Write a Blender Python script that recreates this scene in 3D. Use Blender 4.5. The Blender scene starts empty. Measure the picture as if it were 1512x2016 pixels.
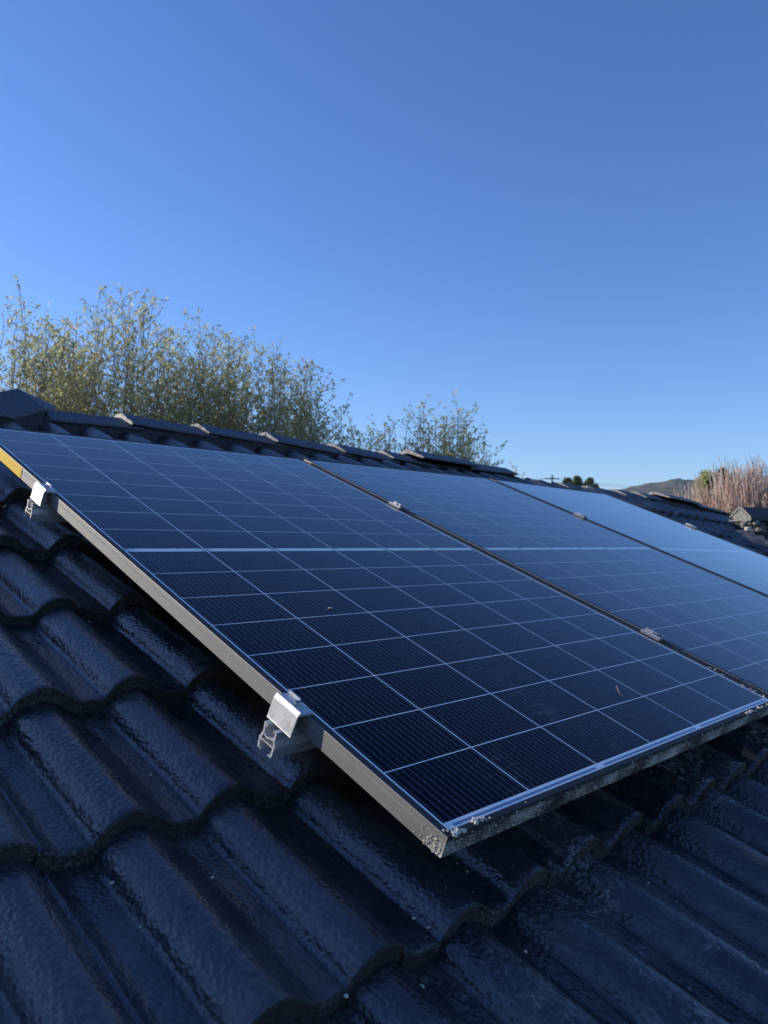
import bpy, math, random
from mathutils import Vector, Matrix, noise as mnoise
C = bpy.context.scene.collection
scn = bpy.context.scene
PI = math.pi

# ------------------------------------------------------------------ frame of the roof
TH = math.radians(21.0)                 # roof pitch
CT, ST = math.cos(TH), math.sin(TH)
Z0 = 3.6                                # height of the array's lower left corner above the ground
def W(u, v, n=0.0):                     # u along the ridge, v up the slope, n out of the slope
    return Vector((u, v*CT - n*ST, Z0 + v*ST + n*CT))
def Wd(u, v, n):
    return Vector((u, v*CT - n*ST, v*ST + n*CT))

# ------------------------------------------------------------------ camera
RX = Wd(0.700986, -0.661236, 0.267180)
RY = Wd(0.031530, -0.345534, -0.937876)
RZ = Wd(0.712477, 0.665862, -0.221366)
CAM = W(-0.735085, -0.450804, 0.542546)
FPX = 1534.3
cam = bpy.data.cameras.new('camera'); camo = bpy.data.objects.new('camera', cam); C.objects.link(camo)
m = Matrix.Identity(4)
for i in range(3):
    m[i][0] = RX[i]; m[i][1] = -RY[i]; m[i][2] = -RZ[i]; m[i][3] = CAM[i]
camo.matrix_world = m
cam.sensor_fit = 'HORIZONTAL'; cam.sensor_width = 36.0; cam.lens = FPX/1512*36
cam.clip_start = 0.02; cam.clip_end = 12000
cam.dof.use_dof = True; cam.dof.focus_distance = 1.3; cam.dof.aperture_fstop = 14.0
scn.camera = camo
def ray(px, py):
    d = RX*((px-756)/FPX) + RY*((py-1008)/FPX) + RZ
    return d
def at(px, py, D):                      # world point on the sight line at horizontal distance D
    d = ray(px, py); return CAM + d*(D/math.hypot(d.x, d.y))

# ------------------------------------------------------------------ sky and sun
SUN = Wd(-0.45, 0.885, 0.031).normalized()
sun_el = math.asin(SUN.z); sun_az = math.atan2(SUN.x, SUN.y)
world = bpy.data.worlds.new('World'); scn.world = world; world.use_nodes = True
nt = world.node_tree; nt.nodes.clear()
sky = nt.nodes.new('ShaderNodeTexSky'); sky.sky_type = 'NISHITA'; sky.sun_disc = False
sky.sun_elevation = sun_el; sky.sun_rotation = sun_az
sky.altitude = 300; sky.air_density = 1.0; sky.dust_density = 0.25; sky.ozone_density = 3.0
hs = nt.nodes.new('ShaderNodeHueSaturation'); hs.inputs['Saturation'].default_value = 1.12
bg = nt.nodes.new('ShaderNodeBackground'); bg.inputs['Strength'].default_value = 0.15
wo = nt.nodes.new('ShaderNodeOutputWorld')
nt.links.new(sky.outputs[0], hs.inputs['Color']); wb = nt.nodes.new('ShaderNodeMix'); wb.data_type = 'RGBA'; wb.blend_type = 'MULTIPLY'; wb.inputs[0].default_value = 1.0
wb.inputs[7].default_value = (0.89, 1.0, 1.32, 1)      # the camera's cool white balance, on the sky's light as a whole
nt.links.new(hs.outputs[0], wb.inputs[6]); nt.links.new(wb.outputs[2], bg.inputs['Color']); nt.links.new(bg.outputs[0], wo.inputs['Surface'])
sl = bpy.data.lights.new('sun', 'SUN'); sl.energy = 5.0; sl.angle = math.radians(0.53); sl.color = (1.0, 0.91, 0.78)
so = bpy.data.objects.new('sun', sl); C.objects.link(so)
so.rotation_euler = SUN.to_track_quat('Z', 'Y').to_euler(); so.location = (0, 0, 20)
scn.view_settings.view_transform = 'Standard'; scn.view_settings.look = 'None'
scn.view_settings.gamma = 1.0; scn.view_settings.use_curve_mapping = False
scn.view_settings.exposure = 0.0

# ------------------------------------------------------------------ helpers
rnd = random.Random(11)
class MB:
    def __init__(s): s.v = []; s.f = []; s.mi = []; s.cur = 0
    def add(s, vs, fs):
        o = len(s.v); s.v.extend([tuple(p) for p in vs]); s.f.extend([tuple(i+o for i in f) for f in fs]); s.mi.extend([s.cur]*len(fs))
    def box(s, x0, x1, y0, y1, z0, z1):
        s.add([(x0,y0,z0),(x1,y0,z0),(x1,y1,z0),(x0,y1,z0),(x0,y0,z1),(x1,y0,z1),(x1,y1,z1),(x0,y1,z1)],
              [(0,3,2,1),(4,5,6,7),(0,1,5,4),(1,2,6,5),(2,3,7,6),(3,0,4,7)])
    def prism(s, prof, a, b, fn):       # closed outline swept from a to b; fn(p, t) gives the point
        n = len(prof)
        s.add([fn(p, a) for p in prof]+[fn(p, b) for p in prof],
              [(i, (i+1) % n, (i+1) % n+n, i+n) for i in range(n)]+[tuple(range(n-1, -1, -1)), tuple(range(n, 2*n))])
    def tube(s, pts, rad, k=5, cap=True):
        rings = []; n = len(pts); o = len(s.v); vs = []
        for i, p in enumerate(pts):
            p = Vector(p); q = Vector(pts[min(i+1, n-1)])-Vector(pts[max(i-1, 0)])
            q = q.normalized() if q.length > 1e-9 else Vector((0, 0, 1))
            a = q.orthogonal().normalized(); b = q.cross(a); r = rad[i] if isinstance(rad, (list, tuple)) else rad
            for j in range(k):
                t = 2*PI*j/k; vs.append(p+(a*math.cos(t)+b*math.sin(t))*r)
        fs = [(i*k+j, i*k+(j+1) % k, (i+1)*k+(j+1) % k, (i+1)*k+j) for i in range(n-1) for j in range(k)]
        if cap: fs += [tuple(range(k-1, -1, -1)), tuple(range((n-1)*k, n*k))]
        s.add(vs, fs)
    def cyl(s, c, r, z0, z1, k=20, hole=None):
        vs = [(c[0]+r*math.cos(2*PI*j/k), c[1]+r*math.sin(2*PI*j/k), z) for z in (z0, z1) for j in range(k)]
        fs = [(j, (j+1) % k, (j+1) % k+k, j+k) for j in range(k)]+[tuple(range(k-1, -1, -1))]
        if hole is None: fs += [tuple(range(k, 2*k))]; s.add(vs, fs)
        else:
            hr, hd = hole
            vs += [(c[0]+hr*math.cos(2*PI*j/k), c[1]+hr*math.sin(2*PI*j/k), z) for z in (z1, z1-hd) for j in range(k)]
            fs += [(k+j, k+(j+1) % k, 2*k+(j+1) % k, 2*k+j) for j in range(k)]
            fs += [(2*k+j, 2*k+(j+1) % k, 3*k+(j+1) % k, 3*k+j) for j in range(k)]+[tuple(range(3*k, 4*k))]
            s.add(vs, fs)
    def blob(s, c, r, seed=0, sub=1, flat=0.7):
        import bmesh
        bm = bmesh.new(); bmesh.ops.create_icosphere(bm, subdivisions=sub, radius=1.0)
        vs = []
        for w in bm.verts:
            q = w.co.normalized(); k = 1+0.75*mnoise.noise(q*1.9+Vector((seed*3.1, seed, 0)))+.3*mnoise.noise(q*5+Vector((seed, 0, 0)))
            vs.append((c[0]+q.x*r*k, c[1]+q.y*r*k, c[2]+q.z*r*k*flat))
        s.add(vs, [tuple(x.index for x in f.verts) for f in bm.faces]); bm.free()
    def build(s, name, mat, parent=None, smooth=False, loc=None, rot=None):
        me = bpy.data.meshes.new(name); me.from_pydata(s.v, [], s.f)
        for mm in (mat if isinstance(mat, (list, tuple)) else [mat]): me.materials.append(mm)
        if any(s.mi): me.polygons.foreach_set('material_index', s.mi)
        if smooth: me.polygons.foreach_set('use_smooth', [True]*len(s.f))
        me.update()
        o = bpy.data.objects.new(name, me); C.objects.link(o)
        if parent is not None: o.parent = parent
        if loc is not None: o.location = loc
        if rot is not None: o.rotation_euler = rot
        return o
def tag(o, label=None, cat=None, group=None, kind=None):
    if label: o['label'] = label
    if cat: o['category'] = cat
    if group: o['group'] = group
    if kind: o['kind'] = kind
    return o
def thing(name, label, cat, loc=(0,0,0), rot=(0,0,0), group=None):
    o = bpy.data.objects.new(name, None); C.objects.link(o); o.location = loc; o.rotation_euler = rot; o.empty_display_size = .1
    return tag(o, label, cat, group)
def copy_tree(o, parent=None):
    c = o.copy(); C.objects.link(c); c.parent = parent
    for ch in list(o.children): copy_tree(ch, c)
    return c

# ------------------------------------------------------------------ materials
class NT:
    def __init__(s, name):
        s.m = bpy.data.materials.new(name); s.m.use_nodes = True; s.t = s.m.node_tree
        s.bsdf = s.t.nodes['Principled BSDF']; s.out = s.t.nodes['Material Output']
    def n(s, typ, **kw):
        x = s.t.nodes.new(typ)
        for k, v in kw.items(): setattr(x, k, v)
        return x
    def put(s, inp, v):
        if isinstance(v, bpy.types.NodeSocket): s.t.links.new(v, inp)
        elif v is not None:
            if isinstance(v, (tuple, list)) and len(v) == 3 and inp.type == 'RGBA': v = (*v, 1)
            inp.default_value = v
    def M(s, op, a, b=None, c=None, clamp=False):
        x = s.n('ShaderNodeMath', operation=op); x.use_clamp = clamp
        s.put(x.inputs[0], a)
        if b is not None: s.put(x.inputs[1], b)
        if c is not None: s.put(x.inputs[2], c)
        return x.outputs[0]
    def coord(s): return s.n('ShaderNodeTexCoord').outputs['Object']
    def xyz(s, vec):
        x = s.n('ShaderNodeSeparateXYZ'); s.put(x.inputs[0], vec); return x.outputs
    def noise(s, vec, scale, detail=3, rough=.55, dist=0., col=False):
        x = s.n('ShaderNodeTexNoise'); s.put(x.inputs['Vector'], vec); x.inputs['Scale'].default_value = scale
        x.inputs['Detail'].default_value = detail; x.inputs['Roughness'].default_value = rough; x.inputs['Distortion'].default_value = dist
        return x.outputs['Color' if col else 'Fac']
    def mapv(s, vec, scale=(1,1,1), loc=(0,0,0), rot=(0,0,0)):
        x = s.n('ShaderNodeMapping'); s.put(x.inputs['Vector'], vec); x.inputs['Scale'].default_value = scale
        x.inputs['Location'].default_value = loc; x.inputs['Rotation'].default_value = rot; return x.outputs[0]
    def ramp(s, fac, a, b, va=0., vb=1.):
        x = s.n('ShaderNodeMapRange'); x.clamp = True; s.put(x.inputs[0], fac)
        x.inputs[1].default_value = a; x.inputs[2].default_value = b; x.inputs[3].default_value = va; x.inputs[4].default_value = vb
        return x.outputs[0]
    def mix(s, fac, a, b):
        x = s.n('ShaderNodeMix', data_type='RGBA'); s.put(x.inputs[0], fac); s.put(x.inputs[6], a); s.put(x.inputs[7], b); return x.outputs[2]
    def bump(s, h, strength=.5, dist=.001, nrm=None):
        x = s.n('ShaderNodeBump'); s.put(x.inputs['Height'], h); x.inputs['Strength'].default_value = strength
        x.inputs['Distance'].default_value = dist
        if nrm is not None: s.put(x.inputs['Normal'], nrm)
        return x.outputs[0]
    def set(s, **kw):
        for k, v in kw.items(): s.put(s.bsdf.inputs[k.replace('_', ' ')], v)
        return s.m

def mat_tile():
    t = NT('black_glazed_concrete'); co = t.coord()
    o = t.xyz(co)
    orange = t.noise(t.mapv(co, (1, .75, 1)), 190, .6, .4, .15)
    wav = t.noise(t.mapv(co, (1, .6, 1)), 60, 1, .5, .2)
    fine = t.noise(co, 620, 2, .6)
    h = t.M('ADD', t.M('MULTIPLY', orange, .7), t.M('MULTIPLY', wav, .55)); h = t.M('ADD', h, t.M('MULTIPLY', fine, .05))
    nb = t.bump(h, 1., .0022)
    dust = t.ramp(t.noise(co, 5.5, 6, .68, .3), .44, .58)
    streak = t.noise(t.mapv(co, (150, 14, 150)), 1.0, 6, .8, .3)
    dm = t.M('MULTIPLY', dust, t.ramp(streak, .42, .62))
    speck = t.ramp(t.noise(co, 240, 2, .5), .67, .71)
    spm = t.M('MULTIPLY', speck, t.ramp(t.noise(co, 9, 3, .6), .42, .62))
    scale = t.ramp(t.noise(t.mapv(co, (1.6, 1, 1)), 75, 8, .85, .5), .505, .58)
    scm = t.M('MULTIPLY', scale, t.ramp(t.noise(t.mapv(co, (1, 1, 1), (3, 7, 1)), 4.6, 5, .65), .50, .60))
    scm = t.M('MULTIPLY', scm, t.ramp(t.M('ADD', o[0], 2.6), -.25, .35, .12, 1.))
    ri = t.n('ShaderNodeNewGeometry').outputs['Random Per Island']
    base = t.mix(t.M('ADD', t.M('MULTIPLY', t.noise(co, 3, 4, .6), .4), t.M('MULTIPLY', ri, .6)), (.0075, .0088, .0130), (.027, .030, .039))
    c = t.mix(t.M('MULTIPLY', dm, .6), base, (.10, .095, .085))
    c = t.mix(t.M('MULTIPLY', scm, .85), c, (.30, .30, .29))
    c = t.mix(t.M('MULTIPLY', spm, .65), c, (.20, .20, .19))
    r = t.M('ADD', t.ramp(t.noise(co, 14, 4, .6), .3, .7, .20, .33), t.M('MULTIPLY', t.M('ADD', dm, scm), .25))
    return t.set(Base_Color=c, Roughness=r, Normal=nb, Specular_IOR_Level=.5, IOR=1.80)
def mat_butt():
    t = NT('rough_concrete_tile_edge'); co = t.coord()
    h = t.M('ADD', t.noise(co, 300, 4, .65), t.M('MULTIPLY', t.noise(co, 90, 3, .6), 1.2))
    chip = t.ramp(t.noise(co, 230, 4, .65), .52, .62)
    chipm = t.M('MULTIPLY', chip, t.ramp(t.noise(co, 5, 3, .6), .45, .62))
    c = t.mix(t.M('MULTIPLY', chipm, .75), (.045, .043, .039), (.36, .35, .32))
    return t.set(Base_Color=c, Roughness=.75, Normal=t.bump(h, 1., .006), Specular_IOR_Level=.35)
def mat_cap(name, a=(.034, .040, .054), b=(.14, .155, .185), gr=.6):
    t = NT(name); co = t.coord()
    g = t.noise(co, 260, 3, .6); g2 = t.noise(co, 60, 3, .6)
    c = t.mix(t.ramp(g, .42, .68), a, b)
    return t.set(Base_Color=c, Roughness=gr, Normal=t.bump(t.M('ADD', g, g2), .8, .004))
def mat_cement(name, a, b, sc=60):
    t = NT(name); co = t.coord()
    g = t.noise(co, sc, 5, .65)
    return t.set(Base_Color=t.mix(t.ramp(g, .35, .7), a, b), Roughness=.9, Normal=t.bump(g, .9, .006))

PU, PV, GAP = 0.1833, 0.10887, 0.0140
PW, PL = 1.138, 1.798                  # panel outer size
CX, CY = 0.017, 0.022                  # where the cells begin, from the panel's corner
def mat_cells():
    t = NT('solar_cells_under_glass'); co = t.coord(); X, Y, Z = t.xyz(co)
    x = t.M('SUBTRACT', X, CX); y = t.M('SUBTRACT', Y, CY)
    upper = t.M('GREATER_THAN', y, 8*PV+GAP/2)
    yy = t.M('SUBTRACT', y, t.M('MULTIPLY', upper, 8*PV+GAP))
    def line(s, pitch, half):          # 1 on the line between two cells
        d = t.M('PINGPONG', s, pitch/2)
        return d
    dx = t.M('PINGPONG', x, PU/2); dy = t.M('PINGPONG', yy, PV/2)
    lx = t.M('LESS_THAN', dx, .00120); ly = t.M('LESS_THAN', dy, .00092)
    # small chamfers where four cells meet
    inside = t.M('MULTIPLY', t.M('MULTIPLY', t.M('GREATER_THAN', x, -.0005), t.M('LESS_THAN', x, 6*PU+.0005)),
                 t.M('MULTIPLY', t.M('GREATER_THAN', y, -.0005), t.M('LESS_THAN', y, 16*PV+GAP+.0005)))
    band = t.M('MULTIPLY', t.M('GREATER_THAN', y, 8*PV), t.M('LESS_THAN', y, 8*PV+GAP))
    outside = t.M('MAXIMUM', t.M('SUBTRACT', 1., inside), band)
    gaps = t.M('MAXIMUM', t.M('MAXIMUM', lx, ly), outside)
    bb = PU/15
    db = t.M('PINGPONG', t.M('ADD', x, bb/2), bb/2)
    bus = t.M('LESS_THAN', db, .00034)
    pad = t.M('MULTIPLY', t.M('LESS_THAN', db, .0008), t.M('LESS_THAN', t.M('PINGPONG', yy, PV/6), .0007))
    bus = t.M('MULTIPLY', t.M('MAXIMUM', t.M('MULTIPLY', bus, .30), t.M('MULTIPLY', pad, .36)), t.M('SUBTRACT', 1., gaps))
    # collector ribbons in the end margins, interrupted at every second column
    e0 = t.M('MULTIPLY', t.M('GREATER_THAN', y, -.0085), t.M('LESS_THAN', y, -.0040))
    brk = t.M('GREATER_THAN', t.M('PINGPONG', x, PU), .012)
    rib = t.M('MULTIPLY', t.M('MULTIPLY', e0, brk), t.M('MULTIPLY', t.M('GREATER_THAN', x, .008), t.M('LESS_THAN', x, 6*PU-.008)))
    sq = t.M('MULTIPLY', band, t.M('LESS_THAN', t.M('ABSOLUTE', t.M('SUBTRACT', dx, .006)), .006))
    cellc = t.mix(t.noise(co, 2.2, 2), (.0009, .0024, .0085), (.0013, .0032, .0105))
    wht = t.mix(rib, t.mix(band, (.88, .88, .86), (.80, .88, .78)), (.20, .28, .42)); wht = t.mix(t.M('MULTIPLY', sq, .55), wht, (.18, .22, .34))
    c = t.mix(gaps, cellc, wht); c = t.mix(bus, c, (.62, .68, .80))
    # wiped dust and scratches
    st = t.noise(t.mapv(co, (14, 120, 1), rot=(0, 0, .5)), 1., 5, .7, .8)
    smear = t.M('MULTIPLY', t.ramp(st, .50, .72), t.ramp(t.noise(t.mapv(co, (3.2, 1.3, 1), (.4, .2, 0), (0, 0, -.55)), 1.6, 3, .6), .56, .70))
    fine = t.ramp(t.noise(co, 420, 2, .5), .69, .76)
    film_or_sheen = t.ramp(t.noise(t.mapv(co, (5, 1.5, 1)), 2., 5, .6), .35, .8)
    d = t.M('ADD', t.M('MULTIPLY', smear, .17), t.M('MULTIPLY', t.M('MULTIPLY', fine, film_or_sheen), .10)); d = t.M('ADD', d, t.M('MULTIPLY', film_or_sheen, .0035))
    c = t.mix(d, c, (.55, .55, .53))
    r = t.M('ADD', .05, t.M('MULTIPLY', d, .8))
    nb = t.bump(t.noise(co, 900, 1, .5), .12, .0004)
    # glass with an anti-reflective coat: hardly any mirror image seen from above, almost a full one at a grazing angle
    t.set(Base_Color=c, Roughness=.6, Specular_IOR_Level=0.)
    lw = t.n('ShaderNodeLayerWeight'); lw.inputs['Blend'].default_value = .5; f = t.M('MULTIPLY', t.M('POWER', lw.outputs['Facing'], 6.0), 1.5, clamp=True)
    f = t.M('MAXIMUM', f, .004)
    gl = t.n('ShaderNodeBsdfGlossy'); gl.inputs['Color'].default_value = (1, 1, 1, 1); t.put(gl.inputs['Roughness'], r)
    mx = t.n('ShaderNodeMixShader'); t.put(mx.inputs[0], f)
    t.t.links.new(t.bsdf.outputs[0], mx.inputs[1]); t.t.links.new(gl.outputs[0], mx.inputs[2]); t.t.links.new(mx.outputs[0], t.out.inputs['Surface'])
    return t.m
def mat_frame(splash=False):
    t = NT('black_anodised_frame' + ('_splashed' if splash else '')); co = t.coord(); X, Y, Z = t.xyz(co)
    g = t.noise(co, 500, 3, .6)
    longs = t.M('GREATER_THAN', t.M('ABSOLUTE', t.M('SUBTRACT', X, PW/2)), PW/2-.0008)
    film_or_sheen = t.M('MULTIPLY', longs, t.ramp(t.noise(t.mapv(co, (1, 1, 1)), 16, 5, .7), .35, .65, .75, 1.))  # long sides dusty and painted paler, their sun sheen put into the colour
    c = t.mix(film_or_sheen, t.mix(g, (.014, .014, .015), (.022, .022, .022)), (.095, .092, .083))
    gr = t.M('MULTIPLY', longs, t.M('MULTIPLY', t.M('LESS_THAN', t.M('PINGPONG', t.M('ADD', Z, .0079), .0009), .00028), t.M('MULTIPLY', t.M('GREATER_THAN', Z, -.0122), t.M('LESS_THAN', Z, -.0070))))
    c = t.mix(gr, c, (.34, .33, .30)); metal = 0.; rough = t.ramp(t.noise(co, 25, 4, .6), .3, .7, .60, .68)
    nb = t.bump(g, .25, .0006)
    if splash:
        n1 = t.noise(t.mapv(co, (1, 1, 1.4)), 260, 6, .75, .5)
        zone = t.noise(co, 9, 3, .6)
        front = t.M('LESS_THAN', Y, .0006)
        corner = t.ramp(t.M('ADD', Y, t.M('MULTIPLY', t.M('ADD', Z, .03), 1.6)), .05, .004)
        side = t.M('MULTIPLY', t.M('LESS_THAN', X, .0008), t.M('MULTIPLY', corner, corner))
        low = t.ramp(Z, -.004, -.012)
        thr = t.M('SUBTRACT', t.M('ADD', n1, t.M('MULTIPLY', zone, .55)), .81)
        mk = t.M('MULTIPLY', t.M('MAXIMUM', t.M('MULTIPLY', front, low), side), t.M('GREATER_THAN', thr, 0.))
        mk2 = t.M('MULTIPLY', side, t.M('GREATER_THAN', t.M('ADD', n1, t.M('MULTIPLY', corner, .35)), .62))
        mk = t.M('MAXIMUM', mk, mk2)
        veil = t.M('MULTIPLY', t.M('MULTIPLY', front, low), t.ramp(zone, .4, .7, .0, .12))
        c = t.mix(t.M('MAXIMUM', mk, veil), c, (.62, .57, .47)); metal = 0.
        rough = t.M('MAXIMUM', rough, t.M('MULTIPLY', mk, .9))
        nb = t.bump(t.M('MULTIPLY', mk, n1), .8, .002, nb)
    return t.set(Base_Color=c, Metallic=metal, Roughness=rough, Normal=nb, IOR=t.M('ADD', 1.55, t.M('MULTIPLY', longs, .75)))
def mat_alu(name='mill_aluminium', base=(.72, .73, .74), r0=.30, r1=.46):
    t = NT(name); co = t.coord()
    s = t.noise(t.mapv(co, (30, 900, 900)), 1., 3, .6); g = t.noise(co, 120, 5, .7)
    return t.set(Base_Color=t.mix(g, tuple(k*.66 for k in base), base), Metallic=.6, Roughness=t.ramp(g, .3, .7, r0, r1), Normal=t.bump(s, .15, .0005))
def mat_flat(name, c, r=.7, metal=0., var=.15, sc=40, bump=0.):
    t = NT(name); co = t.coord(); g = t.noise(co, sc, 4, .6)
    kw = dict(Base_Color=t.mix(g, tuple(k*(1-var) for k in c), tuple(min(1, k*(1+var)) for k in c)), Roughness=r, Metallic=metal)
    if bump: kw['Normal'] = t.bump(g, .7, bump)
    return t.set(**kw)
def mat_leaf(name, a, b, cc, sc=3.0, trans=.55):
    t = NT(name); gm = t.n('ShaderNodeNewGeometry'); co = t.coord()
    r = gm.outputs['Random Per Island']
    c = t.mix(t.ramp(r, .0, .7), a, b); c = t.mix(t.ramp(r, .82, .9), c, cc)
    c = t.mix(t.ramp(t.noise(co, sc, 3, .6), .35, .65, 0, .5), c, tuple(k*.6 for k in a))
    t.set(Base_Color=c, Roughness=.45, Specular_IOR_Level=.4)
    tr = t.n('ShaderNodeBsdfTranslucent'); t.put(tr.inputs['Color'], t.mix(.5, c, cc))
    mx = t.n('ShaderNodeMixShader'); mx.inputs[0].default_value = trans
    t.t.links.new(t.bsdf.outputs[0], mx.inputs[1]); t.t.links.new(tr.outputs[0], mx.inputs[2]); t.t.links.new(mx.outputs[0], t.out.inputs['Surface'])
    return t.m
MT = mat_tile(); MBUTT = mat_butt()
MCAP = mat_cap('gritty_ridge_cap'); MCAPS = mat_cap('smooth_dark_ridge_cap', (.012, .015, .022), (.03, .034, .045), .42)
MCUT = mat_cement('bare_cap_end', (.30, .27, .24), (.50, .47, .43), 90)
MBED = mat_cement('dark_pointing', (.026, .028, .033), (.05, .052, .058), 45)
MMORT = mat_cement('pale_mortar', (.60, .53, .41), (.82, .77, .68), 180)
MGREY = mat_cement('grey_mortar', (.14, .14, .13), (.30, .29, .27), 40)
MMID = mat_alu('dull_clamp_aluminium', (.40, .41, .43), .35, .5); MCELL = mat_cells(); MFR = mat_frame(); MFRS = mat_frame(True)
MALU = mat_alu('mill_aluminium', (.70, .71, .70), .42, .56); MRAIL = mat_alu('extruded_rail_aluminium', (.80, .80, .80), .36, .5); MBOLT = mat_alu('bolt_steel', (.60, .60, .60), .2, .35)
MBACK = mat_flat('white_backsheet', (.65, .66, .68)); MDARK = mat_flat('dark_cavity', (.02, .02, .02))

# ------------------------------------------------------------------ the setting
def ground():
    mb = MB(); R = 2400
    g = MB(); g.add([(-R, -R, 0), (R, -R, 0), (R, R, 0), (-R, R, 0)], [(0, 1, 2, 3)])
    t = NT('dry_grass_ground'); co = t.coord()
    c = t.mix(t.noise(co, .05, 5, .6), (.07, .085, .035), (.14, .12, .065)); c = t.mix(t.noise(co, 2.5, 5, .7), c, (.05, .06, .03))
    t.set(Base_Color=c, Roughness=.95)
    tag(g.build('ground', t.m), kind='structure')
ground()
def hills():
    # silhouette read along the horizon, as heights above the eye at their own distance
    prof = [(1130, 985), (1180, 976), (1215, 971), (1240, 965), (1262, 959), (1290, 954), (1325, 949.5), (1342, 950), (1362, 953), (1400, 955),
            (1440, 957), (1500, 956), (1560, 958), (1650, 962), (1800, 972), (2000, 990)]
    mb = MB(); D0 = 1500.; cols = 150; rows = 34; vs = []
    for i in range(cols+1):
        px = 1130+(2000-1130)*i/cols
        for k in range(len(prof)-1):
            if prof[k][0] <= px <= prof[k+1][0]:
                f = (px-prof[k][0])/(prof[k+1][0]-prof[k][0]); f = f*f*(3-2*f); py = prof[k][1]*(1-f)+prof[k+1][1]*f; break
        P = at(px, py, D0); d = Vector((P.x-CAM.x, P.y-CAM.y, 0)).normalized(); H = P.z
        for j in range(rows+1):
            q = j/rows; D = D0-650+q*900
            s = max(0., min(1., (D-(D0-650))/650)); hgt = H*(s*s*(3-2*s)) if D <= D0 else H*(1-.8*((D-D0)/250)**1.3)
            x = CAM.x+d.x*D; y = CAM.y+d.y*D
            hgt += mnoise.fractal(Vector((x/150., y/150., 0)), 1., 2., 4)*14*s+mnoise.noise(Vector((x/9., y/9., 3)))*3.2*s
            vs.append((x, y, max(hgt, -1)))
    mb.add(vs, [(i*(rows+1)+j, (i+1)*(rows+1)+j, (i+1)*(rows+1)+j+1, i*(rows+1)+j+1) for i in range(cols) for j in range(rows)])
    t = NT('wooded_hillside'); co = t.coord()
    a = t.noise(co, .055, 4, .6); b = t.noise(co, .012, 4, .6)
    c = t.mix(t.ramp(a, .35, .65), (.022, .038, .020), (.085, .095, .055)); c = t.mix(t.ramp(b, .5, .7), c, (.10, .088, .07))
    t.set(Base_Color=c, Roughness=.95, Normal=t.bump(a, 1., 9.))
    tag(mb.build('hills', t.m, smooth=True), kind='structure')
hills()

# ------------------------------------------------------------------ the tiled house
def sag(u):
    return -.0173*max(0., u-2.3)**1.5
house = thing('tiled_house', 'black tiled hip roof house carrying the solar panels', 'house', W(2.6, -1.9, -.2)*1.0)
house.location.z = 0
HL = Vector(house.location)
def rp(p): return (p[0]-HL.x, p[1]-HL.y, p[2]-HL.z)

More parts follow.
